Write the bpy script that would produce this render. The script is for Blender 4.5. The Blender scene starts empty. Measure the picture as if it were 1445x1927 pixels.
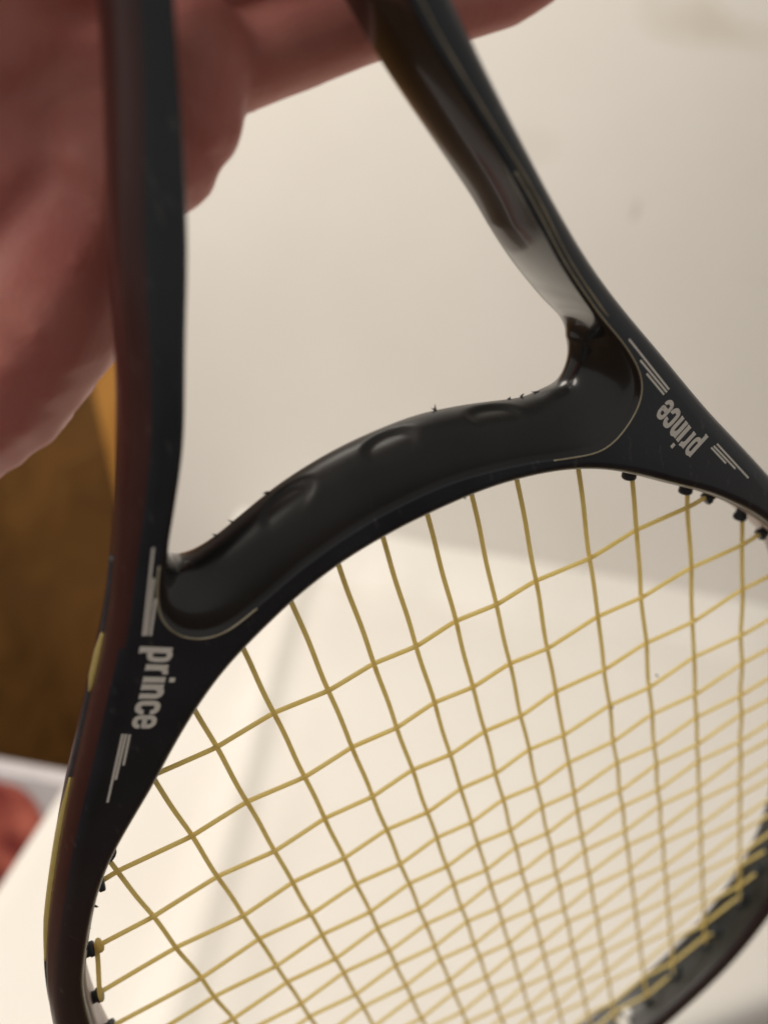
import bpy, bmesh, math, random
import numpy as np
from mathutils import Vector, Matrix
from mathutils.geometry import tessellate_polygon

S = bpy.context.scene
COL = S.collection
rng = random.Random(7)
R_ = math.radians

# ------------------------------------------------------------------ camera
PITCH, ROLL = R_(20.0), R_(10.5)
right = np.array([1, 0, 0.]); fwd = np.array([0, math.cos(PITCH), -math.sin(PITCH)])
up = np.array([0, math.sin(PITCH), math.cos(PITCH)])
cr = math.cos(ROLL) * right + math.sin(ROLL) * up
cu = -math.sin(ROLL) * right + math.cos(ROLL) * up
CAM = np.array([0, 0, 1.25])
cam_d = bpy.data.cameras.new('camera'); cam = bpy.data.objects.new('camera', cam_d); COL.objects.link(cam)
m = Matrix.Identity(4)
for i in range(3):
    m[i][0] = cr[i]; m[i][1] = cu[i]; m[i][2] = -fwd[i]; m[i][3] = CAM[i]
cam.matrix_world = m
cam_d.sensor_fit = 'VERTICAL'; cam_d.sensor_height = 24.0; cam_d.sensor_width = 18.0
cam_d.lens = 1447 / 1927 * 24.0
cam_d.clip_start = 0.01; cam_d.clip_end = 50
cam_d.dof.use_dof = True; cam_d.dof.focus_distance = 0.205; cam_d.dof.aperture_fstop = 3.4
S.camera = cam

# ------------------------------------------------------------------ light
W = bpy.data.worlds.new('World'); S.world = W; W.use_nodes = True
bgn = W.node_tree.nodes['Background']
bgn.inputs[0].default_value = (1.0, 0.94, 0.87, 1); bgn.inputs[1].default_value = 0.28

def area(name, loc, target, size, power, color):
    d = bpy.data.lights.new(name, 'AREA'); d.shape = 'DISK'; d.size = size; d.energy = power; d.color = color
    o = bpy.data.objects.new(name, d); COL.objects.link(o)
    o.location = loc
    o.rotation_euler = (Vector(target) - Vector(loc)).to_track_quat('-Z', 'Y').to_euler()
    return o
area('ceiling_lamp_light', (-0.60, 0.40, 2.20), (0.0, 0.95, 0.85), 0.8, 15.4, (1.0, 0.925, 0.82))
area('room_fill_light', (-1.3, -0.7, 2.1), (0.0, 0.6, 1.0), 0.9, 17.0, (1.0, 0.92, 0.82))  # unseen fill added behind the camera to brighten the near side
S.view_settings.view_transform = 'Standard'
try: S.view_settings.look = 'None'
except Exception: pass
S.view_settings.exposure = 0.0; S.view_settings.gamma = 1.0

# ------------------------------------------------------------------ helpers
def tag(o, label=None, cat=None, group=None, kind=None):
    if label: o['label'] = label
    if cat: o['category'] = cat
    if group: o['group'] = group
    if kind: o['kind'] = kind
    return o

def mesh_obj(name, verts, faces, mats, parent=None, smooth=True, midx=None, scale=0.01):
    me = bpy.data.meshes.new(name)
    me.from_pydata([tuple(c * scale for c in v) for v in verts], [], [tuple(f) for f in faces])
    if not isinstance(mats, (list, tuple)): mats = [mats]
    for mt in mats: me.materials.append(mt)
    if midx is not None: me.polygons.foreach_set('material_index', midx)
    me.polygons.foreach_set('use_smooth', [smooth] * len(me.polygons))
    me.update()
    o = bpy.data.objects.new(name, me); COL.objects.link(o)
    if parent: o.parent = parent
    return o

def empty(name, matrix=None, loc=None):
    o = bpy.data.objects.new(name, None); COL.objects.link(o)
    o.empty_display_size = 0.05
    if matrix is not None: o.matrix_world = matrix
    if loc is not None: o.location = loc
    return o

def catmull(P, n=24, closed=True):
    P = np.asarray(P, float); N = len(P); out = []
    for i in range(N if closed else N - 1):
        if closed: p0, p1, p2, p3 = P[(i - 1) % N], P[i], P[(i + 1) % N], P[(i + 2) % N]
        else: p0, p1, p2, p3 = P[max(i - 1, 0)], P[i], P[i + 1], P[min(i + 2, N - 1)]
        for k in range(n):
            t = k / n
            # centripetal-ish uniform catmull
            out.append(0.5 * ((2 * p1) + (-p0 + p2) * t + (2 * p0 - 5 * p1 + 4 * p2 - p3) * t * t + (-p0 + 3 * p1 - 3 * p2 + p3) * t ** 3))
    if not closed: out.append(P[-1])
    return np.array(out)

def resample(P, step, extra=None, closed=True):
    Q = np.vstack([P, P[:1]]) if closed else P
    d = np.r_[0, np.cumsum(np.linalg.norm(np.diff(Q[:, :2], axis=0), axis=1))]
    n = max(8, int(round(d[-1] / step)))
    s = np.linspace(0, d[-1], n, endpoint=not closed)
    res = np.stack([np.interp(s, d, Q[:, k]) for k in range(Q.shape[1])], 1)
    return res

def gsmooth(P, sig, closed=True):
    k = int(3 * sig) + 1; x = np.arange(-k, k + 1); w = np.exp(-x * x / (2 * sig * sig)); w /= w.sum()
    out = np.zeros_like(P)
    for a, ww in zip(x, w): out += ww * np.roll(P, a, axis=0)
    return out

def normals2(P):
    T = np.roll(P, -1, 0) - np.roll(P, 1, 0); T /= np.linalg.norm(T, axis=1)[:, None] + 1e-12
    return np.c_[T[:, 1], -T[:, 0]]       # right-hand side of the direction of travel

def tube(path, rad, seg=10, closed=False, cap=True):
    """verts, faces of a tube along path (N,3); rad scalar or list"""
    P = np.asarray(path, float); N = len(P)
    rad = np.full(N, rad) if np.isscalar(rad) else np.asarray(rad, float)
    T = np.gradient(P, axis=0); T /= np.linalg.norm(T, axis=1)[:, None] + 1e-12
    ref = np.array([0, 0, 1.]) if abs(T[0][2]) < 0.8 else np.array([1., 0, 0])
    V, F = [], []
    u = np.cross(T[0], ref); u /= np.linalg.norm(u)
    for i in range(N):
        u = u - T[i] * (u @ T[i]); u /= np.linalg.norm(u); w = np.cross(T[i], u)
        for k in range(seg):
            a = 2 * math.pi * k / seg
            V.append(P[i] + rad[i] * (math.cos(a) * u + math.sin(a) * w))
    for i in range(N - 1):
        for k in range(seg):
            a, b = i * seg + k, i * seg + (k + 1) % seg
            F.append((a, b, b + seg, a + seg))
    if cap:
        F.append(tuple(range(seg))[::-1]); F.append(tuple((N - 1) * seg + k for k in range(seg)))
    return V, F

# ------------------------------------------------------------------ materials
def mat(name):
    m = bpy.data.materials.new(name); m.use_nodes = True
    return m, m.node_tree.nodes, m.node_tree.links, m.node_tree.nodes['Principled BSDF']

def noise_mat(name, c1, c2, scale, rough, bump=0.0, bscale=None, detail=4, coat=0.0, coat_rough=0.1, spec=0.5, metallic=0.0, r2=None, bdist=0.001):
    m, N, L, b = mat(name)
    tc = N.new('ShaderNodeTexCoord')
    nz = N.new('ShaderNodeTexNoise'); nz.inputs['Scale'].default_value = scale; nz.inputs['Detail'].default_value = detail
    L.new(tc.outputs['Object'], nz.inputs['Vector'])
    cr_ = N.new('ShaderNodeValToRGB'); cr_.color_ramp.elements[0].color = (*c1, 1); cr_.color_ramp.elements[1].color = (*c2, 1)
    cr_.color_ramp.elements[0].position = 0.3; cr_.color_ramp.elements[1].position = 0.7
    L.new(nz.outputs['Fac'], cr_.inputs['Fac']); L.new(cr_.outputs['Color'], b.inputs['Base Color'])
    b.inputs['Roughness'].default_value = rough; b.inputs['Metallic'].default_value = metallic
    b.inputs['Specular IOR Level'].default_value = spec
    b.inputs['Coat Weight'].default_value = coat; b.inputs['Coat Roughness'].default_value = coat_rough
    if r2 is not None:
        mr = N.new('ShaderNodeMapRange'); mr.inputs['To Min'].default_value = rough; mr.inputs['To Max'].default_value = r2
        mr.inputs['From Min'].default_value = 0.3; mr.inputs['From Max'].default_value = 0.7
        L.new(nz.outputs['Fac'], mr.inputs['Value']); L.new(mr.outputs['Result'], b.inputs['Roughness'])
    if bump:
        n2 = N.new('ShaderNodeTexNoise'); n2.inputs['Scale'].default_value = bscale or scale * 4; n2.inputs['Detail'].default_value = 5
        L.new(tc.outputs['Object'], n2.inputs['Vector'])
        bp = N.new('ShaderNodeBump'); bp.inputs['Strength'].default_value = bump; bp.inputs['Distance'].default_value = bdist
        L.new(n2.outputs['Fac'], bp.inputs['Height']); L.new(bp.outputs['Normal'], b.inputs['Normal'])
    return m

M_FACE = noise_mat('graphite_black_paint', (0.009, 0.013, 0.020), (0.017, 0.022, 0.031), 60, 0.30, bump=0.05, bscale=900, r2=0.42, bdist=0.0002, coat=0.3, coat_rough=0.15)
M_SIDE = noise_mat('maroon_paint', (0.036, 0.009, 0.008), (0.052, 0.015, 0.013), 40, 0.32, bump=0.05, bscale=700, r2=0.42, bdist=0.0002, coat=0.3, coat_rough=0.2)
M_THROAT = noise_mat('gloss_black_paint', (0.009, 0.009, 0.009), (0.016, 0.015, 0.014), 50, 0.22, r2=0.32, coat=0.7, coat_rough=0.06)
def satin_bridge(m):
    # the shafts and throat corners are polished, the bridge between them is satin from handling
    N, L = m.node_tree.nodes, m.node_tree.links; b = N['Principled BSDF']
    tc = N.new('ShaderNodeTexCoord'); sx = N.new('ShaderNodeSeparateXYZ'); L.new(tc.outputs['Object'], sx.inputs[0])
    ab = N.new('ShaderNodeMath'); ab.operation = 'ABSOLUTE'; L.new(sx.outputs['X'], ab.inputs[0])
    def ramp(sock, lo, hi, a=0.0, c=1.0):
        mr = N.new('ShaderNodeMapRange'); mr.interpolation_type = 'SMOOTHSTEP'
        for k, v in zip(('From Min', 'From Max', 'To Min', 'To Max'), (lo, hi, a, c)): mr.inputs[k].default_value = v
        L.new(sock, mr.inputs['Value']); return mr.outputs['Result']
    mx = N.new('ShaderNodeMath'); mx.operation = 'MAXIMUM'
    L.new(ramp(ab.outputs[0], 0.036, 0.060), mx.inputs[0]); L.new(ramp(sx.outputs['Y'], 0.062, 0.075), mx.inputs[1])
    L.new(ramp(mx.outputs[0], 0, 1, 0.05, 0.7), b.inputs['Coat Weight'])
    L.new(ramp(mx.outputs[0], 0, 1, 0.40, 0.24), b.inputs['Roughness']); L.new(ramp(mx.outputs[0], 0, 1, 0.30, 0.06), b.inputs['Coat Roughness'])
satin_bridge(M_THROAT)
M_INNER = noise_mat('inner_wall_paint', (0.016, 0.017, 0.016), (0.040, 0.041, 0.037), 50, 0.3, r2=0.45)
M_STRIP = noise_mat('pale_grommet_strip', (0.42, 0.34, 0.33), (0.55, 0.46, 0.44), 90, 0.4, bump=0.1, bscale=500)
M_STRING = noise_mat('golden_string', (0.82, 0.66, 0.25), (0.92, 0.80, 0.42), 130, 0.34, bump=0.08, bscale=1500, spec=0.5)
def translucent(m, color, fac):
    N, L = m.node_tree.nodes, m.node_tree.links
    t = N.new('ShaderNodeBsdfTranslucent'); t.inputs['Color'].default_value = (*color, 1)
    mx = N.new('ShaderNodeMixShader'); mx.inputs['Fac'].default_value = fac
    L.new(N['Principled BSDF'].outputs[0], mx.inputs[1]); L.new(t.outputs[0], mx.inputs[2]); L.new(mx.outputs[0], N['Material Output'].inputs['Surface'])
translucent(M_STRING, (1.0, 0.90, 0.52), 0.65)
_e = next(n for n in M_STRING.node_tree.nodes if n.type == 'VALTORGB').color_ramp.elements.new(0.22); _e.color = (0.38, 0.27, 0.10, 1)
M_GROM = noise_mat('grommet_rubber', (0.018, 0.024, 0.030), (0.035, 0.042, 0.05), 300, 0.5, bump=0.1)
M_PRINT = noise_mat('silver_print', (0.80, 0.77, 0.71), (0.88, 0.85, 0.79), 900, 0.4)
M_RIM = noise_mat('gold_rim_line', (0.30, 0.26, 0.17), (0.40, 0.36, 0.26), 300, 0.35)
M_BUMP = noise_mat('scuffed_bumper', (0.020, 0.020, 0.020), (0.06, 0.058, 0.054), 120, 0.55, bump=0.5, bscale=500, bdist=0.0006)
M_GLINT = noise_mat('glint_white', (0.78, 0.77, 0.75), (0.85, 0.84, 0.82), 200, 0.15)  # white of the beads that imitate glints
M_GRIP = noise_mat('grip_leather', (0.02, 0.018, 0.017), (0.035, 0.03, 0.028), 120, 0.6, bump=0.3, bscale=900)

def fade_paint(m, color, y0, y1):
    # two-tone lacquer: the graphite of the throat fades to a dull plum down the hoop
    N, L = m.node_tree.nodes, m.node_tree.links; b = N['Principled BSDF']
    src = b.inputs['Base Color'].links[0].from_socket
    tc = N.new('ShaderNodeTexCoord'); sx = N.new('ShaderNodeSeparateXYZ'); L.new(tc.outputs['Object'], sx.inputs[0])
    mr = N.new('ShaderNodeMapRange'); mr.interpolation_type = 'SMOOTHSTEP'; mr.inputs['From Min'].default_value = y0; mr.inputs['From Max'].default_value = y1
    L.new(sx.outputs['Y'], mr.inputs['Value'])
    mx = N.new('ShaderNodeMix'); mx.data_type = 'RGBA'; L.new(mr.outputs['Result'], mx.inputs['Factor']); L.new(src, mx.inputs['A']); mx.inputs['B'].default_value = (*color, 1)
    L.new(mx.outputs['Result'], b.inputs['Base Color'])
fade_paint(M_FACE, (0.034, 0.022, 0.023), 0.012, -0.045)
fade_paint(M_SIDE, (0.048, 0.024, 0.025), 0.012, -0.05)

def scuffs(m, color, amount):
    N, L = m.node_tree.nodes, m.node_tree.links; b = N['Principled BSDF']
    src = b.inputs['Base Color'].links[0].from_socket
    tc = N.new('ShaderNodeTexCoord'); mp = N.new('ShaderNodeMapping'); mp.inputs['Scale'].default_value = (260, 60, 260); mp.inputs['Rotation'].default_value = (0, 0, 0.5)
    L.new(tc.outputs['Object'], mp.inputs['Vector'])
    nz = N.new('ShaderNodeTexNoise'); nz.inputs['Scale'].default_value = 1.6; nz.inputs['Detail'].default_value = 6; nz.inputs['Roughness'].default_value = 0.7; L.new(mp.outputs['Vector'], nz.inputs['Vector'])
    mr = N.new('ShaderNodeMapRange'); mr.inputs['From Min'].default_value = 0.60; mr.inputs['From Max'].default_value = 0.74; mr.inputs['To Max'].default_value = amount
    L.new(nz.outputs['Fac'], mr.inputs['Value'])
    mx = N.new('ShaderNodeMix'); mx.data_type = 'RGBA'; L.new(mr.outputs['Result'], mx.inputs['Factor']); L.new(src, mx.inputs['A']); mx.inputs['B'].default_value = (*color, 1)
    L.new(mx.outputs['Result'], b.inputs['Base Color'])
scuffs(M_FACE, (0.16, 0.16, 0.14), 0.45); scuffs(M_SIDE, (0.16, 0.10, 0.09), 0.35); scuffs(M_THROAT, (0.07, 0.07, 0.07), 0.15)

# ------------------------------------------------------------------ racquet pose (racquet axes: X across, Y to the handle, Z off the strings; cm)
RL = np.array([[0.8873, -0.2438, 0.3915], [-0.4100, -0.8058, 0.4274], [0.2112, -0.5397, -0.8149]])
TL = np.array([1.4563, 3.4115, 21.5617])
cvw = np.c_[cr, -cu, fwd]
RW = cvw @ RL
TW = CAM + (cvw @ TL) * 0.01
BASE_Y = 40.0                                   # butt of the handle is the racquet's base
mw = Matrix.Identity(4)
for i in range(3):
    for j in range(3): mw[i][j] = RW[i][j]
    mw[i][3] = TW[i]
racquet = empty('tennis_racquet', mw)
tag(racquet, 'black and maroon tennis racquet with golden strings and white lettering, held by the throat', 'tennis racquet')

# ------------------------------------------------------------------ racquet frame
outer_L = [(-1.55, 20.5), (-1.75, 18.6), (-2.2, 16.8), (-2.75, 15.15), (-3.4, 13.6), (-4.1, 11.9), (-4.85, 9.9), (-5.85, 7.75), (-7.08, 5.4), (-8.3, 3.6), (-9.4, 2.0), (-10.45, 0.5), (-11.5, -1.15), (-12.5, -2.85), (-13.45, -4.75), (-14.3, -7.3), (-14.85, -11), (-14.9, -15), (-14.6, -19), (-13.8, -22.5), (-12.4, -25.2), (-9.7, -27.8), (-6.2, -29.4), (-3.1, -30.0)]
outer_R = [(1.75, 20.5), (2.0, 18.6), (2.6, 16.8), (3.25, 15.15), (3.8, 13.6), (4.45, 11.9), (5.25, 9.95), (6.3, 7.8), (7.8, 5.35), (9.05, 3.4), (10.1, 1.9), (11.2, 0.3), (12.2, -1.2), (13.1, -2.85), (13.95, -4.9), (14.55, -7.5), (14.95, -11), (14.95, -15), (14.6, -19), (13.8, -22.5), (12.4, -25.2), (9.7, -27.8), (6.2, -29.4), (3.1, -30.0)]
outer_key = outer_L + [(0, -30.15)] + outer_R[::-1]
in_L = [(-0.9, 4.35), (-2, 4.2), (-3.1, 3.9), (-4.2, 3.45), (-5.35, 2.9), (-6.3, 2.25), (-7.25, 1.45), (-8.2, 0.55), (-9.25, -0.35), (-10.2, -1.25), (-11.15, -2.5), (-12.0, -3.9), (-12.65, -5.2), (-13.35, -7.7), (-13.8, -11), (-13.85, -15), (-13.5, -19), (-12.7, -22), (-11.4, -24.3), (-9.0, -26.6), (-5.8, -28.1), (-3, -28.7)]
in_R = [(0.9, 4.4), (2, 4.35), (3.15, 4.15), (4.35, 3.8), (5.5, 3.25), (6.55, 2.55), (7.6, 1.75), (8.7, 0.95), (9.6, 0.15), (10.6, -0.85), (11.6, -2.1), (12.5, -3.5), (13.1, -5.2), (13.6, -7.7), (13.9, -11), (13.85, -15), (13.5, -19), (12.7, -22), (11.4, -24.3), (9.0, -26.6), (5.8, -28.1), (3, -28.7)]
inner_key = [(0, 4.4)] + in_L + [(0, -28.9)] + in_R[::-1]
# throat opening: pairs (rim on the front/back face, deepest bulge of its wall)
thr = [((0, 18.9), (0, 18.9)), ((-0.55, 17.9), (-0.55, 17.9)), ((-1.1, 16.6), (-1.1, 16.6)), ((-1.62, 15.2), (-1.6, 15.2)), ((-2.1, 13.75), (-2.05, 13.75)), ((-2.7, 12.1), (-2.6, 12.1)), ((-3.45, 10.35), (-3.35, 10.35)), ((-4.2, 8.6), (-4.1, 8.6)), ((-4.92, 7.35), (-4.75, 7.35)), ((-5.5, 6.4), (-5.25, 6.5)), ((-5.92, 5.6), (-5.45, 5.95)), ((-6.08, 5.0), (-5.4, 5.68)), ((-5.98, 4.5), (-5.1, 5.58)), ((-5.65, 4.15), (-4.75, 5.6)), ((-5.1, 4.0), (-4.25, 5.72)), ((-4.2, 4.25), (-3.5, 5.98)), ((-2.7, 4.75), (-2.3, 6.32)), ((-0.9, 5.08), (-0.8, 6.52)), ((0.9, 5.12), (0.9, 6.5)), ((2.3, 4.9), (2.1, 6.28)), ((3.4, 4.62), (3.1, 6.0)), ((4.4, 4.3), (3.95, 5.75)), ((5.4, 4.08), (4.55, 5.75)), ((6.15, 4.48), (5.05, 5.78)), ((6.58, 5.08), (5.38, 6.18)), ((6.53, 5.75), (5.47, 6.62)), ((6.13, 6.62), (5.35, 7.2)), ((5.56, 7.55), (4.78, 8.35)), ((4.8, 9.05), (4.4, 9.35)), ((4.2, 10.6), (3.95, 10.6)), ((3.45, 12.2), (3.1, 12.2)), ((2.75, 13.7), (2.42, 13.7)), ((2.15, 15.2), (1.9, 15.2)), ((1.4, 16.6), (1.3, 16.6)), ((0.65, 17.9), (0.65, 17.9))]

STEP = 0.16
OUT = resample(gsmooth(resample(catmull(outer_key), STEP), 3.0), STEP)
INN = resample(gsmooth(resample(catmull(inner_key), STEP), 3.0), STEP)
tk = np.array([a + b for a, b in thr])
TH = resample(gsmooth(resample(catmull(tk), 0.06), 4.0), 0.06)
TF, TB = TH[:, :2], TH[:, 2:]
HZ = 1.0                                        # half thickness of the frame, cm

def area2(P): return 0.5 * np.sum(P[:, 0] * np.roll(P[:, 1], -1) - P[:, 1] * np.roll(P[:, 0], -1))
def into(P, outer):
    n = normals2(P)                             # right of travel; for CCW that is outward
    if area2(P) < 0: n = -n                     # n = away from the loop's centre
    return -n if outer else n                   # direction into the solid

V, F, MI = [], [], []
def add_rows(rows, mids, flip):
    """rows: list of (N,3) arrays; mids: material per strip (int or function of column)"""
    base = len(V); n = len(rows[0])
    for r in rows: V.extend([tuple(p) for p in r])
    for i in range(len(rows) - 1):
        for k in range(n):
            a = base + i * n + k; b = base + i * n + (k + 1) % n
            f = (a, b, b + n, a + n)
            F.append(f[::-1] if flip else f)
            MI.append(mids(i, k) if callable(mids) else mids)
    return [base + k for k in range(n)], [base + (len(rows) - 1) * n + k for k in range(n)]

def rounded(P, d, r, nr=7, nw=5):
    r = np.broadcast_to(np.asarray(r, float), (len(P),)); rows = []
    def row(ins, z): return np.c_[P + d * ins[:, None], z * np.ones(len(P))]
    rows.append(row(r * 1.12, HZ))
    th = np.linspace(0, math.pi / 2, nr)
    for t in th: rows.append(row(r * (1 - math.sin(t)), HZ - r * (1 - math.cos(t))))
    for q in np.linspace(1, -1, nw)[1:-1]: rows.append(row(0 * r, q * (HZ - r)))
    for t in th[::-1]: rows.append(row(r * (1 - math.sin(t)), -(HZ - r * (1 - math.cos(t)))))
    rows.append(row(r * 1.12, -HZ))
    return rows

dO = into(OUT, True); dI = into(INN, False); dT = into(TF, False)
_q = np.clip((OUT[:, 1] - 5.5) / 4.0, 0, 1)
ro = rounded(OUT, dO, 0.46 + 0.24 * _q * _q * (3 - 2 * _q))
def mo(i, k):
    e = (2 if OUT[k][1] > 5.0 else 3) if OUT[k][0] < 0 else 6
    return 0 if i < e or i > len(ro) - 2 - e else 1
fO = add_rows(ro, mo, area2(OUT) > 0)
ri = rounded(INN, dI, 0.26, nr=6)
fI = add_rows(ri, lambda i, k: 0 if i < 5 or i > len(ri) - 7 else 3, area2(INN) < 0)
# throat wall rows
rows = []
NT = 40
rows.append(np.c_[TF + dT * 0.10, np.full(len(TF), HZ)])
rows.append(np.c_[TF + dT * 0.085, np.full(len(TF), HZ)])
rows.append(np.c_[TF + dT * 0.035, np.full(len(TF), HZ - 0.02)])
DIM = [(-2.58, 0.42), (0.10, 0.42), (2.78, 0.42)]
for t in np.linspace(0, math.pi, NT):
    z = (HZ - 0.06) * math.cos(t); w = math.sin(t) ** 0.9 if 0 < t < math.pi else 0.0
    P = TF + (TB - TF) * w
    ws = np.clip((TF[:, 1] - 5.9) / 2.0, 0, 1) * (TF[:, 0] > 0) * np.clip((17.5 - TF[:, 1]) / 2, 0, 1); ws = ws * ws * (3 - 2 * ws)
    g = max(0.0, 0.26 * (1 - ((z + 0.62) / 1.57) ** 2))
    gy = g * np.clip((TF[:, 1] - 5.5) / 4.5, 0.35, 1.0)
    P = P * (1 - ws)[:, None] + (TF - dT * gy[:, None]) * ws[:, None]      # the shafts have flatter inner walls than the bridge
    bridge = (TB[:, 1] < 6.9) & (np.abs(TB[:, 0]) < 4.6)
    for (dx, dz) in DIM:
        tilt = -0.10 * dx * 0
        u = (TB[:, 0] - dx) / 0.78; v = (z - dz) / 0.40
        rr = np.sqrt(u * u + v * v)
        prof = np.clip((1.0 - rr) / 0.38, 0, 1); prof = prof * prof * (3 - 2 * prof)
        rim = np.exp(-((rr - 1.12) / 0.14) ** 2) * 0.006
        fade = np.clip(0.55 - 0.5 * v, 0, 1)                       # a scoop: deepest at its far edge, open towards the front rim
        dep = np.where(bridge, 0.14 * prof * fade - rim, 0)
        nrm = (TF - TB); nrm = nrm / (np.linalg.norm(nrm, axis=1)[:, None] + 1e-9)
        P = P + nrm * dep[:, None]
    rows.append(np.c_[P, np.full(len(TF), z)])
rows.append(np.c_[TF + dT * 0.035, np.full(len(TF), -HZ + 0.02)])
rows.append(np.c_[TF + dT * 0.10, np.full(len(TF), -HZ)])
fT = add_rows(rows, lambda i, k: 0 if i < 2 else 2, area2(TF) < 0)
for lo, sgn in ((0, 1), (1, -1)):
    loops = [fO[lo], fI[lo], fT[lo]]
    polys = [[Vector(V[i]) for i in lp] for lp in loops]
    flat = sum(loops, [])
    for tri in tessellate_polygon(polys):
        a, b, c = (flat[t] for t in tri)
        pa, pb, pc = (np.array(V[q]) for q in (a, b, c))
        nz = np.cross(pb - pa, pc - pa)[2]
        if abs(nz) < 1e-10: continue
        F.append((a, b, c) if nz * sgn > 0 else (a, c, b)); MI.append(0)
frame = mesh_obj('frame', V, F, [M_FACE, M_SIDE, M_THROAT, M_INNER], racquet, midx=MI)

# thin gold line along the front rim of the throat opening
sel = [k for k in range(len(TF)) if TF[k][1] < 14.9]
# rotate so that the run is contiguous
start = next(k for k in range(len(TF)) if TF[k][1] < 14.9 and TF[k - 1][1] >= 14.9)
run = [(start + i) % len(TF) for i in range(len(sel))]
def offs_path(P, d, idx, ins, z): return [np.array([*(P[k] + d[k] * ins), z]) for k in idx]
R1 = [k for k in run if TF[k][0] > 3.9]; L1 = [k for k in run if TF[k][0] < -4.2 and TF[k][1] < 6.2]
v, f = tube(offs_path(TF, dT, R1[::2], 0.085, HZ - 0.006), 0.026, 6); mesh_obj('rim_line', v, f, M_RIM, frame)
v, f = tube(offs_path(TF, dT, L1[::2], 0.085, HZ - 0.006), 0.026, 6); mesh_obj('rim_line', v, f, M_RIM, frame)
R2 = [k for k in run if TF[k][0] > 1.5 and TF[k][1] > 7.3]
v, f = tube(offs_path(TF, dT, R2[::2], 0.21, HZ - 0.006), [0.018 + 0.014 * abs(math.sin(0.31 * q) * math.sin(0.13 * q + 1)) for q in range(len(R2[::2]))], 6); mesh_obj('rim_line', v, f, M_RIM, frame)

# pale strips on the inner walls of the hoop, both sides
def wall_run(cond):
    idx = [k for k in range(len(INN)) if cond(INN[k])]
    brk = next((i for i in range(1, len(idx)) if idx[i] != idx[i - 1] + 1), 0)
    return idx[brk:] + idx[:brk]
for cond in (lambda p: p[0] > 6.2 and p[1] > -9.0, lambda p: p[0] < -10.6 and p[1] > -9.5):
    idx = wall_run(cond); rows_ = []
    prof = [(0.02, -0.70), (-0.05, -0.66), (-0.06, -0.30), (-0.04, 0.0), (-0.06, 0.30), (-0.05, 0.62), (0.02, 0.66)]
    vs, fs = [], []
    for k in idx:
        for a, z in prof: vs.append((*(INN[k] + dI[k] * a), z))
    n = len(prof)
    for i in range(len(idx) - 1):
        for j in range(n - 1): fs.append((i * n + j, i * n + j + 1, (i + 1) * n + j + 1, (i + 1) * n + j))
    mesh_obj('grommet_strip', vs, fs, M_STRIP, racquet)

# bumper guard round the tip
idx = wall_run(lambda p: False) if False else [k for k in range(len(OUT)) if OUT[k][1] < -20.5]
vs, fs = [], []
prof = [(0.10, 0.86), (-0.06, 0.80), (-0.20, 0.55), (-0.24, 0.2), (-0.20, 0.0), (-0.24, -0.2), (-0.20, -0.55), (-0.06, -0.80), (0.10, -0.86)]
for k in idx:
    wob = 0.05 * math.sin(k * 0.37) + 0.04 * math.sin(k * 1.1 + 1) + rng.uniform(-0.035, 0.035)
    for a, z in prof: vs.append((*(OUT[k] + dO[k] * (a + wob)), z + rng.uniform(-0.015, 0.015)))
n = len(prof)
for i in range(len(idx) - 1):
    for j in range(n - 1): fs.append((i * n + j, i * n + j + 1, (i + 1) * n + j + 1, (i + 1) * n + j))
mesh_obj('bumper_guard', vs, fs, M_BUMP, racquet)

# handle
hy = np.linspace(19.2, BASE_Y, 50); vs, fs = [], []
for i, y in enumerate(hy):
    for k in range(16):
        a = 2 * math.pi * (k + 0.5) / 16
        q = 1.0 / max(abs(math.cos(a)), abs(math.sin(a)), (abs(math.cos(a)) + abs(math.sin(a))) / 1.414 * 1.08)
        r = 1.42 + (0.04 if i % 4 < 2 else 0.0) + (0.25 if i > 46 else 0)
        vs.append((0.05 + r * q * math.cos(a), y, 1.12 * r * q * math.sin(a)))
for i in range(len(hy) - 1):
    for k in range(16):
        a, b = i * 16 + k, i * 16 + (k + 1) % 16; fs.append((a, b, b + 16, a + 16))
fs.append(tuple(range(16))); fs.append(tuple(range((len(hy) - 1) * 16, len(hy) * 16))[::-1])
mesh_obj('grip', vs, fs, M_GRIP, racquet)

# ------------------------------------------------------------------ strings
MX = [-10.40, -8.34, -6.62, -4.915, -3.357, -1.936, -0.645, 0.645, 1.964, 3.306, 5.185, 6.852, 8.785, 10.90]
CY = [0.0, -2.55, -4.745, -6.685, -8.36, -9.85, -11.2, -12.5, -13.8, -15.1, -16.42, -17.75, -19.1, -20.45, -21.8, -23.1, -24.45, -26.1, -27.55]
ZC, ZM, RS = 0.085, 0.035, 0.067
def inner_span(val, axis):
    hits = []
    P = INN
    for k in range(len(P)):
        a, b = P[k], P[(k + 1) % len(P)]
        if (a[axis] - val) * (b[axis] - val) <= 0 and a[axis] != b[axis]:
            t = (val - a[axis]) / (b[axis] - a[axis]); hits.append((a + t * (b - a))[1 - axis])
    return min(hits), max(hits)
ends = []
def wave_path(ts, zs, lo, hi):
    T = np.arange(lo, hi + 0.001, 0.10)
    zz = np.interp(T, [lo] + list(ts) + [hi], [0] + list(zs) + [0])
    k = np.array([1, 2, 3, 2, 1.]); k /= k.sum()
    zp = np.pad(zz, 2, mode='edge'); zz = sum(w * zp[i:i + len(zz)] for i, w in enumerate(k))
    return T, zz
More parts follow.
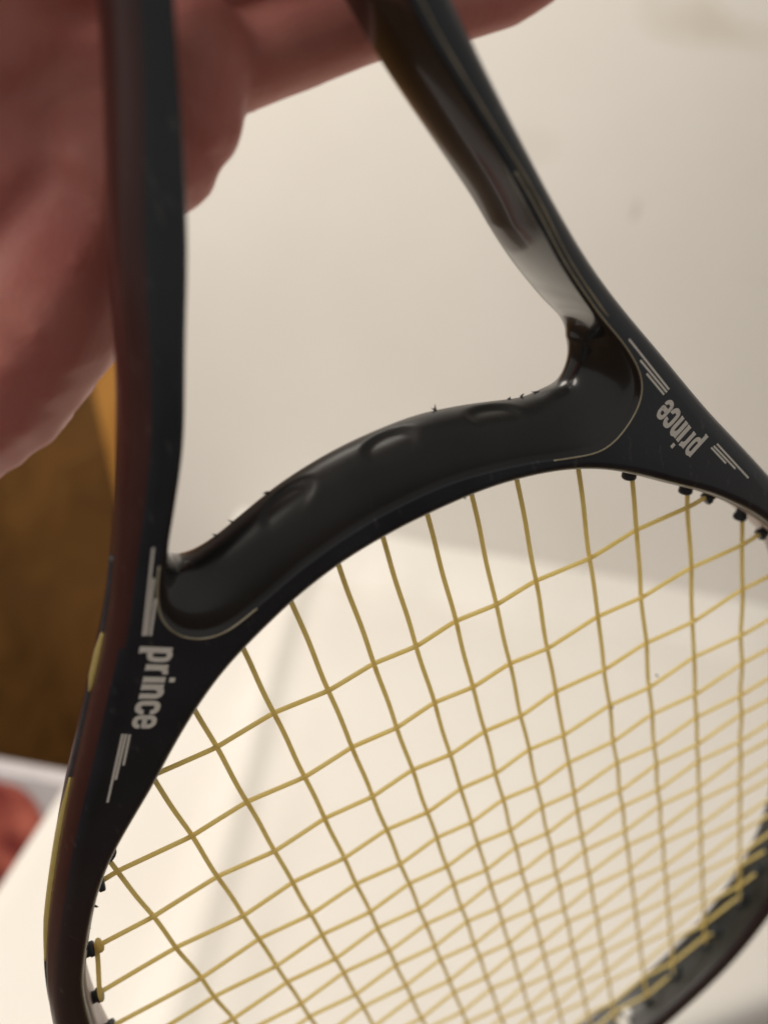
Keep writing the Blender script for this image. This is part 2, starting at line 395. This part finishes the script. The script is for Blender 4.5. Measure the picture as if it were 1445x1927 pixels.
for i, x in enumerate(MX):
    lo, hi = inner_span(x, 0)
    js = [j for j in range(len(CY)) if lo + 0.2 < CY[j] < hi - 0.2]
    js = js[::-1]
    T, zz = wave_path([CY[j] for j in js], [-ZM * (-1) ** (i + j) for j in js], lo - 0.12, hi + 0.12)
    lat = np.array([0.012 * math.sin(t * 2.1 + i) for t in T])
    v, f = tube(np.c_[x + lat, T, zz], RS, 8); mesh_obj('main_string', v, f, M_STRING, racquet)
    ends += [((x, hi), (0, -1)), ((x, lo), (0, 1))]
for j, y in enumerate(CY):
    lo, hi = inner_span(y, 1)
    is_ = [i for i in range(len(MX)) if lo + 0.2 < MX[i] < hi - 0.2]
    T, zz = wave_path([MX[i] for i in is_], [ZC * (-1) ** (i + j) for i in is_], lo - 0.12, hi + 0.12)
    bow = np.array([0.02 * math.sin(t * 0.9 + 2 * j) for t in T])
    v, f = tube(np.c_[T, y + bow, zz], RS, 8); mesh_obj('cross_string', v, f, M_STRING, racquet)
    ends += [((lo, y), (1, 0)), ((hi, y), (-1, 0))]
# grommets: one barrel, copied to every string hole
gp = [(-0.15, 0.17), (0.20, 0.17), (0.22, 0.21), (0.34, 0.21), (0.37, 0.18), (0.375, 0.09)]
vs, fs = [], []
for a, r in gp:
    for k in range(12): vs.append((a, r * math.cos(k * math.pi / 6), r * math.sin(k * math.pi / 6)))
for i in range(len(gp) - 1):
    for k in range(12):
        a, b = i * 12 + k, i * 12 + (k + 1) % 12; fs.append((a, b, b + 12, a + 12))
fs.append(tuple(range(60, 72)))
g0 = None
for (p, d) in ends:
    if g0 is None: g = g0 = mesh_obj('grommet', vs, fs, M_GROM, racquet)
    else:
        g = g0.copy(); COL.objects.link(g); g.parent = racquet
    # barrel follows the wall normal more than the string
    k = int(np.argmin(np.linalg.norm(INN - np.array(p), axis=1)))
    dd = 0.75 * np.array(d, float) - 0.5 * dI[k]
    on_bridge = abs(p[0]) < 5.6 and p[1] > 2.5
    back = 0.26 if on_bridge else 0.02
    loc = np.array(p) - np.array(d, float) * back
    g.location = (loc[0] * 0.01, loc[1] * 0.01, 0)
    g.rotation_euler = (rng.uniform(-.3, .3), rng.uniform(-.08, .08), math.atan2(dd[1], dd[0]))

# knot and loop on the left side, strings lying in the outer groove
lo3, _ = inner_span(CY[2], 1); lo4, _ = inner_span(CY[3], 1)
v, f = tube(catmull(np.array([(lo3 + 0.42, CY[2] + 0.02, 0.10), (lo3 + 0.30, CY[2] - 0.30, 0.20), (lo3 + 0.05, CY[2] - 0.9, 0.16), (lo4 + 0.42, CY[3] + 0.35, 0.20), (lo4 + 0.30, CY[3] - 0.05, 0.2)]), 10, False), RS, 8)
mesh_obj('string_loop', v, f, M_STRING, racquet)
kn = []
for a in np.linspace(0, 2 * math.pi * 1.6, 40):
    kn.append((lo3 + 0.45 + 0.06 * a / 10, CY[2] - 0.02 + 0.12 * math.cos(a), 0.02 + 0.14 * math.sin(a)))
v, f = tube(kn, RS * 1.1, 8); mesh_obj('string_knot', v, f, M_STRING, racquet)
def outer_run(y0, y1, side, off, z):
    idx = [k for k in range(len(OUT)) if y0 < OUT[k][1] < y1 and OUT[k][0] * side > 2]
    return [np.array([*(OUT[k] - dO[k] * off), z]) for k in idx]
v, f = tube(outer_run(-9, 6.4, -1, -0.03, 0.02), 0.09, 8); mesh_obj('string_groove', v, f, M_GROM, racquet)
for (a, b) in ((3.3, 4.75), (-4.2, 1.35)):
    path = outer_run(a, b, -1, 0.03, 0.12); n = len(path)
    rad = [0.085 * min(1, 0.25 + 3.0 * min(q, n - 1 - q) / n) for q in range(n)]
    v, f = tube(path, rad, 8); mesh_obj('outer_string', v, f, M_STRING, racquet)

for p, r in (((4.05, -28.45, -0.05), 0.2), ((3.55, -28.35, 0.28), 0.3)):  # white beads added to imitate glints on the tip
    bm = bmesh.new(); bmesh.ops.create_icosphere(bm, subdivisions=2, radius=r * .012, matrix=Matrix.Translation([c * .01 for c in p])); me = bpy.data.meshes.new('glint_bead'); bm.to_mesh(me); bm.free()
    me.materials.append(M_GLINT); me.polygons.foreach_set('use_smooth', [True] * len(me.polygons)); o = bpy.data.objects.new('glint_bead', me); COL.objects.link(o); o.parent = racquet

# ------------------------------------------------------------------ print on the front face
def ribbon(poly, w):
    P = np.array(poly, float); vs, fs = [], []
    T = np.gradient(P, axis=0); T /= np.linalg.norm(T, axis=1)[:, None] + 1e-12
    nn = np.c_[-T[:, 1], T[:, 0]]
    for p, n_ in zip(P, nn): vs += [p + n_ * w / 2, p - n_ * w / 2]
    for i in range(len(P) - 1): fs.append((2 * i, 2 * i + 1, 2 * i + 3, 2 * i + 2))
    return vs, fs
def sm(poly): return catmull(np.array(poly, float), 5, False)
def dense(poly): return resample(np.array(poly, float), 0.08, closed=False)
GL = {
    'p': (0.92, [([(0.16, -0.42), (0.16, 1.0)], .31), ([(0, -0.38), (0.36, -0.38)], .10), ([(0, .95), (0.2, .95)], .10), (sm([(0.16, .80), (.34, .93), (.55, .90), (.65, .74), (.65, .26), (.55, .10), (.34, .07), (.16, .20)]), .25)]),
    'r': (0.66, [([(0.16, 0), (0.16, 1.0)], .31), ([(0, .05), (0.34, .05)], .10), ([(0, .95), (0.2, .95)], .10), (sm([(0.2, .72), (.34, .90), (.52, .92)]), .25)]),
    'i': (0.40, [([(0.16, 0), (0.16, 1.0)], .31), ([(0, .05), (0.34, .05)], .10), ([(0, .95), (0.2, .95)], .10), ([(0.15, 1.18), (0.15, 1.44)], .26)]),
    'n': (0.92, [([(0.16, 0), (0.16, 1.0)], .31), ([(0, .05), (0.34, .05)], .10), ([(0, .95), (0.2, .95)], .10), (sm([(0.2, .74), (.36, .91), (.54, .90), (.65, .74), (.65, .4), (.65, 0)]), .29), ([(.52, .05), (.82, .05)], .10)]),
    'c': (0.80, [(sm([(.62, .64), (.62, .78), (.50, .91), (.36, .93), (.22, .90), (.13, .76), (.13, .24), (.22, .10), (.36, .07), (.50, .09), (.62, .25), (.62, .36)]), .27)]),
    'e': (0.76, [(sm([(.16, .50), (.40, .50), (.62, .50), (.63, .60), (.62, .78), (.50, .91), (.37, .93), (.22, .90), (.13, .76), (.13, .24), (.22, .10), (.37, .07), (.50, .09), (.62, .20), (.62, .32)]), .24)]),
}
ZP = HZ + 0.004
def word(text, p0, p1, upv, xh):
    p0, p1, upv = (np.array(q, float) for q in (p0, p1, upv)); upv /= np.linalg.norm(upv)
    tot = sum(GL[c][0] for c in text) - 0.05; d = (p1 - p0); ex = d / tot; x = 0.0
    for ch in text:
        vs, fs = [], []
        for q, (poly, w) in enumerate(GL[ch][1]):
            a, b = ribbon(poly, w)
            base = len(vs)
            for pt in a:
                P = p0 + ex * (x + pt[0]) + upv * xh * pt[1]; vs.append((P[0], P[1], ZP + 0.0006 * q))
            fs += [tuple(base + t for t in ff) for ff in b]
        mesh_obj('letter', vs, fs, M_PRINT, frame, smooth=False)
        x += GL[ch][0]
word('prince', (-6.65, 4.47), (-7.88, 2.62), (0.82, -0.57), 0.50)
word('prince', (8.5, 2.78), (7.47, 4.60), (-0.87, -0.49), 0.52)
BARS = [((-5.62, 6.71), (-6.66, 4.81)), ((-5.90, 6.03), (-6.60, 4.78)), ((-6.06, 5.55), (-6.53, 4.73)), ((-8.12, 2.58), (-9.25, 0.89)), ((-8.06, 2.53), (-8.81, 1.42)), ((-8.00, 2.47), (-8.49, 1.71)),
        ((6.38, 6.68), (7.47, 4.86)), ((6.66, 6.01), (7.40, 4.81)), ((6.82, 5.58), (7.31, 4.78)), ((8.98, 2.54), (10.11, 0.85)), ((8.87, 2.52), (9.63, 1.40)), ((8.78, 2.51), (9.29, 1.75))]
for a, b in BARS:
    vs, fs = ribbon(resample(np.array([a, b], float), 0.3, closed=False), 0.055)
    mesh_obj('stripe', [(p[0], p[1], ZP) for p in vs], fs, M_PRINT, frame, smooth=False)

# ragged paint chips standing up from the edges
def chip(p, size, parent=racquet):
    vs, fs = [], []
    for b in range(3):
        base = len(vs); dv = np.array([rng.uniform(-1, 1) for _ in range(3)]); dv /= np.linalg.norm(dv)
        sv = np.cross(dv, [rng.uniform(-1, 1) for _ in range(3)]); sv /= np.linalg.norm(sv) + 1e-9
        tv = np.cross(dv, sv)
        pts = [sv * .35, tv * .35, -sv * .35, -tv * .35]
        vs += [np.array(p) + q * size for q in pts] + [np.array(p) + dv * size * rng.uniform(.9, 1.6)]
        fs += [(base + i, base + (i + 1) % 4, base + 4) for i in range(4)]
    mesh_obj('paint_chip', vs, fs, M_GROM, parent, smooth=False)
def near(P, q): return int(np.argmin(np.linalg.norm(P - np.array(q[:2], float), axis=1)))
for q in [(-4.1, 3.45, .6), (-3.0, 3.95, .55), (-11.0, -2.6, .6), (-11.45, -3.3, .6), (-11.8, -3.9, .6), (0.3, 4.38, .65), (1.5, 4.36, .65)]:
    k = near(INN, q); e = INN[k] - dI[k] * 0.01; chip((e[0], e[1], q[2]), rng.uniform(0.10, 0.15))
for q in [(1.6, 6.38, 0), (3.6, 5.9, 0), (3.95, 5.82, 0), (4.35, 5.75, .1), (-4.4, 5.75, 0), (-3.9, 5.9, 0), (-2.9, 6.2, 0)]:
    k = near(TB, q); chip((TB[k][0], TB[k][1] - .015, q[2] - 0.2), rng.uniform(0.08, 0.13))
k = near(TF, (-4.9, 7.25)); chip((TF[k][0], TF[k][1], .6), 0.12)
for q in [(5.25, -6.62, .10), (7.1, -6.25, .1)]: chip(q, 0.09)

# ------------------------------------------------------------------ hand
def skin_material():
    m, N, L, b = mat('skin')
    tc = N.new('ShaderNodeTexCoord')
    nz = N.new('ShaderNodeTexNoise'); nz.inputs['Scale'].default_value = 45; nz.inputs['Detail'].default_value = 5
    L.new(tc.outputs['Object'], nz.inputs['Vector'])
    rp = N.new('ShaderNodeValToRGB'); rp.color_ramp.elements[0].position = .3; rp.color_ramp.elements[1].position = .72
    rp.color_ramp.elements[0].color = (0.62, 0.20, 0.17, 1); rp.color_ramp.elements[1].color = (0.72, 0.30, 0.25, 1)
    L.new(nz.outputs['Fac'], rp.inputs['Fac']); L.new(rp.outputs['Color'], b.inputs['Base Color'])
    b.inputs['Roughness'].default_value = 0.5
    b.inputs['Subsurface Weight'].default_value = 0.5; b.inputs['Subsurface Radius'].default_value = (1, .3, .15); b.inputs['Subsurface Scale'].default_value = 0.004
    n2 = N.new('ShaderNodeTexVoronoi'); n2.inputs['Scale'].default_value = 900; L.new(tc.outputs['Object'], n2.inputs['Vector'])
    bp = N.new('ShaderNodeBump'); bp.inputs['Strength'].default_value = .25; bp.inputs['Distance'].default_value = .0004
    L.new(n2.outputs['Distance'], bp.inputs['Height']); L.new(bp.outputs['Normal'], b.inputs['Normal'])
    return m
M_SKIN = skin_material()
chains = [
    # forearm, wrist and the heel of the hand (little-finger side)
    [(-26, 12.5, -5.5, 3.3), (-19, 12.5, -4.6, 2.8), (-13.5, 12.6, -3.9, 2.5), (-10.5, 11.8, -3.3, 2.35), (-8.6, 10.6, -3.0, 2.35)],
    [(-8.9, 9.9, -3.0, 2.15), (-7.4, 10.25, -3.0, 2.1), (-5.9, 11.1, -3.0, 2.05), (-4.2, 12.3, -3.0, 1.75), (-3.1, 13.15, -2.9, 1.5)],
    [(-3.2, 13.25, -2.7, 1.55), (-2.2, 13.35, -2.55, 1.42)], [(-1.45, 13.9, -2.45, 1.38), (-1.0, 14.8, -2.3, 1.32)],
    # palm
    [(-9.5, 12.3, -3.5, 2.3), (-4.6, 13.9, -3.7, 1.95)], [(-9, 14.6, -3.7, 2.25), (-4, 15.5, -3.75, 1.75)], [(-9, 16.4, -3.7, 2.1), (-4, 17.5, -3.8, 1.7)],
    [(-13.5, 13.5, -4, 2.4), (-7, 14.5, -4.0, 2.0), (-1.2, 14.9, -3.3, 1.2)], [(-13, 14.5, -4, 2.3), (-7, 16, -4.2, 1.9), (-0.6, 16.6, -3.6, 1.25)],
    [(-13, 15, -4, 2.2), (-7, 17.6, -4.1, 1.8), (-0.6, 18.6, -3.6, 1.25)], [(-12.5, 15.5, -4, 2.0), (-7, 19, -3.8, 1.7), (-1.2, 20.4, -3.4, 1.2)],
    # thumb over the front of the throat
    [(-12, 15.5, -3.6, 2.0), (-9, 18.6, -2.4, 1.9), (-5.8, 20.6, -0.2, 1.3), (-3.2, 21.6, 2.2, 1.0), (-0.6, 22.0, 2.9, 0.9), (0.4, 22.1, 2.8, 0.75)],
    # little, ring, middle and index finger behind the shafts
    [(-0.5, 14.4, -2.9, 1.05), (1.0, 14.45, -2.65, 1.0), (3.0, 14.45, -2.5, 0.86), (4.8, 14.25, -2.25, 0.80), (6.1, 14.2, -1.9, 0.74), (6.75, 14.3, -1.6, 0.64)],
    [(-0.6, 16.4, -3.0, 1.1), (3.2, 16.5, -2.8, 0.95), (5.9, 16.3, -2.3, 0.88), (7.9, 16.2, -1.5, 0.75)],
    [(-0.6, 18.6, -3.2, 1.15), (3.6, 18.6, -2.9, 1.0), (6.0, 18.3, -1.8, 0.9), (7.4, 18.2, -0.4, 0.78)],
    [(-1.0, 20.4, -3.1, 1.1), (3.0, 20.6, -2.9, 0.98), (5.2, 20.5, -1.6, 0.9), (6.4, 20.4, -0.1, 0.76)],
]
bm = bmesh.new()
for ch in chains:
    C_ = np.array(ch, float)
    for a, b in zip(C_[:-1], C_[1:]):
        n = max(2, int(np.linalg.norm(b[:3] - a[:3]) / (0.22 * min(a[3], b[3])))) 
        for t in np.linspace(0, 1, n):
            q = a + (b - a) * t
            bmesh.ops.create_icosphere(bm, subdivisions=2, radius=q[3] * 0.01, matrix=Matrix.Translation((q[0] * .01, q[1] * .01, q[2] * .01)))
me = bpy.data.meshes.new('hand'); bm.to_mesh(me); bm.free()
hand = bpy.data.objects.new('hand', me); COL.objects.link(hand)
rm = hand.modifiers.new('r', 'REMESH'); rm.mode = 'VOXEL'; rm.voxel_size = 0.0011; rm.use_smooth_shade = True
sm_ = hand.modifiers.new('s', 'SMOOTH'); sm_.factor = 0.5; sm_.iterations = 12
dg = bpy.context.evaluated_depsgraph_get()
me2 = bpy.data.meshes.new_from_object(hand.evaluated_get(dg)); hand.modifiers.clear(); hand.data = me2; me2.name = 'hand'
me2.materials.clear(); me2.materials.append(M_SKIN)
me2.polygons.foreach_set('use_smooth', [True] * len(me2.polygons))
hand.matrix_world = mw
tag(hand, 'bare left hand gripping the racquet throat from behind, fingers stretched behind its shafts', 'hand')

# ------------------------------------------------------------------ setting
def wall_material():
    m, N, L, b = mat('white_wall_paint')
    tc = N.new('ShaderNodeTexCoord')
    nz = N.new('ShaderNodeTexNoise'); nz.inputs['Scale'].default_value = 3.0; nz.inputs['Detail'].default_value = 6
    L.new(tc.outputs['Object'], nz.inputs['Vector'])
    rp = N.new('ShaderNodeValToRGB'); rp.color_ramp.elements[0].position = .3; rp.color_ramp.elements[1].position = .75
    rp.color_ramp.elements[0].color = (0.68, 0.65, 0.61, 1); rp.color_ramp.elements[1].color = (0.74, 0.715, 0.68, 1)
    L.new(nz.outputs['Fac'], rp.inputs['Fac'])
    col = rp.outputs['Color']
    def stain(center, radii, colr, amount, nscale):
        nonlocal col
        mp = N.new('ShaderNodeMapping'); mp.vector_type = 'POINT'
        mp.inputs['Location'].default_value = tuple(-c / r for c, r in zip(center, radii)); mp.inputs['Scale'].default_value = tuple(1 / r for r in radii)
        L.new(tc.outputs['Object'], mp.inputs['Vector'])
        ln = N.new('ShaderNodeVectorMath'); ln.operation = 'LENGTH'; L.new(mp.outputs['Vector'], ln.inputs[0])
        n2 = N.new('ShaderNodeTexNoise'); n2.inputs['Scale'].default_value = nscale; L.new(tc.outputs['Object'], n2.inputs['Vector'])
        ad = N.new('ShaderNodeMath'); ad.operation = 'MULTIPLY_ADD'; L.new(n2.outputs['Fac'], ad.inputs[0]); ad.inputs[1].default_value = 1.2; L.new(ln.outputs['Value'], ad.inputs[2])
        mr = N.new('ShaderNodeMapRange'); mr.inputs['From Min'].default_value = 1.5; mr.inputs['From Max'].default_value = 0.9; mr.inputs['To Min'].default_value = 0; mr.inputs['To Max'].default_value = amount
        L.new(ad.outputs[0], mr.inputs['Value'])
        mx = N.new('ShaderNodeMix'); mx.data_type = 'RGBA'; L.new(mr.outputs['Result'], mx.inputs['Factor'])
        L.new(col, mx.inputs['A']); mx.inputs['B'].default_value = (*colr, 1); col = mx.outputs['Result']
    stain((0.29, 1.105, 1.545), (0.12, .2, 0.042), (0.55, 0.49, 0.40), 0.55, 14)
    stain((0.253, 1.105, 1.325), (0.006, .2, 0.022), (0.45, 0.40, 0.36), 0.6, 60)
    stain((0.52, 1.105, 1.27), (0.16, .2, 0.006), (0.55, 0.51, 0.47), 0.35, 9)
    stain((0.10, 1.105, 1.38), (0.05, .2, 0.03), (0.60, 0.56, 0.50), 0.3, 22)
    L.new(col, b.inputs['Base Color']); b.inputs['Roughness'].default_value = 0.6
    n3 = N.new('ShaderNodeTexNoise'); n3.inputs['Scale'].default_value = 60; L.new(tc.outputs['Object'], n3.inputs['Vector'])
    bp = N.new('ShaderNodeBump'); bp.inputs['Strength'].default_value = .15; bp.inputs['Distance'].default_value = .002
    L.new(n3.outputs['Fac'], bp.inputs['Height']); L.new(bp.outputs['Normal'], b.inputs['Normal'])
    return m
M_WALL = wall_material()
M_CLOTH = noise_mat('white_cotton', (0.82, 0.79, 0.74), (0.86, 0.835, 0.79), 6, 0.85, bump=0.15, bscale=700, bdist=0.0004)
M_FLOOR = noise_mat('brown_floor', (0.10, 0.05, 0.02), (0.16, 0.08, 0.035), 14, 0.5)
def wood(name, c1, c2, rough=0.42):
    m, N, L, b = mat(name)
    tc = N.new('ShaderNodeTexCoord'); mp = N.new('ShaderNodeMapping'); mp.inputs['Scale'].default_value = (5, 5, 2.4)
    L.new(tc.outputs['Object'], mp.inputs['Vector'])
    nz = N.new('ShaderNodeTexNoise'); nz.inputs['Scale'].default_value = 2.2; nz.inputs['Detail'].default_value = 7; nz.inputs['Distortion'].default_value = 1.4
    L.new(mp.outputs['Vector'], nz.inputs['Vector'])
    rp = N.new('ShaderNodeValToRGB'); rp.color_ramp.elements[0].position = .32; rp.color_ramp.elements[1].position = .7
    rp.color_ramp.elements[0].color = (*c1, 1); rp.color_ramp.elements[1].color = (*c2, 1)
    L.new(nz.outputs['Fac'], rp.inputs['Fac']); L.new(rp.outputs['Color'], b.inputs['Base Color']); b.inputs['Roughness'].default_value = rough
    return m
M_WOOD = wood('walnut_wood', (0.085, 0.037, 0.007), (0.16, 0.072, 0.015))
M_WOOD_LIT = wood('lit_wood', (0.36, 0.16, 0.03), (0.48, 0.23, 0.05))  # lighter wood colour, painted in for a lit stripe
M_LEG = wood('table_wood', (0.25, 0.14, 0.06), (0.33, 0.2, 0.1))
M_CARD = noise_mat('white_card', (0.72, 0.69, 0.73), (0.80, 0.77, 0.81), 20, 0.5)
def red_print():
    m, N, L, b = mat('red_print')
    tc = N.new('ShaderNodeTexCoord'); nz = N.new('ShaderNodeTexNoise'); nz.inputs['Scale'].default_value = 20; nz.inputs['Detail'].default_value = 3
    L.new(tc.outputs['Object'], nz.inputs['Vector'])
    rp = N.new('ShaderNodeValToRGB'); rp.color_ramp.elements[0].position = .35; rp.color_ramp.elements[1].position = .65
    rp.color_ramp.elements[0].color = (0.30, 0.05, 0.05, 1); rp.color_ramp.elements[1].color = (0.86, 0.25, 0.18, 1)
    L.new(nz.outputs['Fac'], rp.inputs['Fac']); L.new(rp.outputs['Color'], b.inputs['Base Color']); b.inputs['Roughness'].default_value = 0.4
    return m
M_RED = red_print()

def box_data(x0, x1, y0, y1, z0, z1, bev=0.0):
    bm = bmesh.new(); bmesh.ops.create_cube(bm, size=1.0)
    for v in bm.verts:
        v.co.x = x0 + (v.co.x + .5) * (x1 - x0); v.co.y = y0 + (v.co.y + .5) * (y1 - y0); v.co.z = z0 + (v.co.z + .5) * (z1 - z0)
    if bev: bmesh.ops.bevel(bm, geom=list(bm.edges), offset=bev, segments=3, affect='EDGES', profile=0.6)
    return bm
def box(name, dims, m, parent=None, bev=0.003):
    bm = box_data(*dims, bev); me = bpy.data.meshes.new(name); bm.to_mesh(me); bm.free(); me.materials.append(m)
    o = bpy.data.objects.new(name, me); COL.objects.link(o)
    if parent: o.parent = parent
    return o
fl = mesh_obj('floor', [(-4, -3, 0), (4, -3, 0), (4, 4, 0), (-4, 4, 0)], [(0, 1, 2, 3)], M_FLOOR, smooth=False, scale=1); tag(fl, 'brown floor under the table', kind='structure')
wl = box('wall', (-0.385, 3.0, 1.105, 1.20, 0.0, 2.7), M_WALL, bev=0.004); tag(wl, 'off-white wall behind the racquet with a faint stain', kind='structure')

# table and cloth
table = empty('table', loc=(0.55, 0.64, 0)); tag(table, 'long table standing against the white wall under a white cloth', 'table')
def tpart(name, dims, m, bev=0.003):
    o = box(name, dims, m, table, bev); o.matrix_parent_inverse = Matrix.Translation((-0.55, -0.64, 0)); return o
pl = [(-0.205, 0.185), (-0.16, 0.185), (1.28, 0.945), (1.28, 1.095), (-0.205, 1.095)]
tt = mesh_obj('tabletop', [(x, y, z) for z in (0.712, 0.738) for x, y in pl], [(4, 3, 2, 1, 0), (5, 6, 7, 8, 9)] + [(i, (i + 1) % 5, 5 + (i + 1) % 5, 5 + i) for i in range(5)], M_LEG, table, smooth=False, scale=1)
tt.matrix_parent_inverse = Matrix.Translation((-0.55, -0.64, 0))
for lx, ly in ((-0.17, 0.26), (-0.17, 1.02), (1.2, 1.02), (0.55, 0.62)): tpart('leg', (lx, lx + .05, ly, ly + .05, 0, 0.712), M_LEG)
NX, NY = 240, 150
vs, fs, cut = [], [], []
LH = 0.40                                           # length of cloth hanging over the left edge
xs = np.linspace(-0.22 - LH, 1.32, NX); ys = np.linspace(0.02, 1.1042, NY)
def hnoise(x, y):
    return (math.sin(9 * x + 4 * y) * math.sin(7 * y - 3 * x + 1.3) + 0.6 * math.sin(17 * x - 8 * y + .4) * math.sin(13 * y + 5 * x))
for y in ys:
    for x in xs:
        h = 0.0016 * hnoise(x, y)
        h += 0.014 * math.exp(-((x + 0.088 - 0.012 * math.sin(5 * y)) / 0.016) ** 2)          # long crease running away from us
        h += 0.006 * math.exp(-((x + 0.045) / 0.02) ** 2) * (0.5 + .5 * math.sin(6 * y))
        wr = math.exp(-((y - 1.05) / 0.05) ** 2)
        h += 0.004 * wr * math.sin(28 * x + 2 * math.sin(9 * x))
        h += 0.06 * max(0.0, (y - 1.02) / 0.084) ** 2.3                                       # rides up against the wall
        e = -0.22 - x; d2 = (x - 0.268) * 0.468 - (y - 0.413) * 0.883
        px, py, pz = x, y, 0.752 + h
        if e > 0:
            px = -0.22 - 0.02 * (1 - math.exp(-e / 0.02)) - 0.006 * math.sin(14 * y) * min(1, e / .1)
            pz = 0.752 + h * math.exp(-e / 0.02) - max(0, e - 0.012 * (1 - math.exp(-e / .012)))
        if d2 > 0:                                    # drapes over the slanting front edge
            run = 0.018 * (1 - math.exp(-d2 / 0.018))
            px += 0.468 * (run - d2); py -= 0.883 * (run - d2)
            pz -= (d2 - run) * 0.9; px += 0.006 * math.sin(20 * x) * min(1, d2 / .1)
        vs.append((px, py, max(pz, 0.02))); cut.append(d2 > 0.42)
for j in range(NY - 1):
    for i in range(NX - 1):
        a = j * NX + i; q = (a, a + 1, a + 1 + NX, a + NX)
        if not all(cut[t] for t in q): fs.append(q)
cloth = mesh_obj('tablecloth', vs, fs, M_CLOTH, scale=1); tag(cloth, 'white cotton cloth with a long crease spread over the table', 'tablecloth')

# wooden cabinet left of the wall
cab = empty('wooden_cabinet', loc=(-0.75, 1.3, 0)); tag(cab, 'dark brown wooden cabinet standing left of the white wall', 'cabinet')
def cpart(name, dims, m, bev=0.004):
    o = box(name, dims, m, cab, bev); o.matrix_parent_inverse = Matrix.Translation((0.75, -1.3, 0)); return o
cpart('body', (-1.15, -0.39, 1.12, 1.55, 0.06, 1.9), M_WOOD)
cpart('door', (-1.11, -0.392, 1.098, 1.118, 0.10, 1.86), M_WOOD)
w = mesh_obj('lit_wedge', [(-0.497, 1.090, 1.12), (-0.388, 1.090, 1.12), (-0.388, 1.090, 0.74), (-0.497, 1.104, 1.12), (-0.388, 1.104, 1.12), (-0.388, 1.104, 0.74)], [(0, 2, 1), (3, 4, 5), (0, 1, 4, 3), (1, 2, 5, 4), (2, 0, 3, 5)], M_WOOD_LIT, cab, smooth=False, scale=1)  # wedge in lighter wood imitates a strip of light beside the wall
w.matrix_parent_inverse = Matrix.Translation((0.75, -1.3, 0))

# white carton with a red print
ct = empty('carton', loc=(-0.5, 0.9, 0)); tag(ct, 'white carton with a blurred red round print, on the floor beside the table', 'carton')
c_ = box('body', (-0.72, -0.34, 0.84, 0.865, 0.0, 0.47), M_CARD, ct, 0.004); c_.matrix_parent_inverse = Matrix.Translation((0.5, -0.9, 0))
pts = []
for k in range(40):
    a = 2 * math.pi * k / 40
    pts.append((-0.450 + 0.064 * math.copysign(abs(math.cos(a)) ** .8, math.cos(a)), 0.838, 0.350 + 0.104 * math.copysign(abs(math.sin(a)) ** .8, math.sin(a))))
lb = mesh_obj('printed_label', pts, [tuple(range(40))], M_RED, c_, smooth=False, scale=1); lb.matrix_parent_inverse = Matrix.Identity(4)
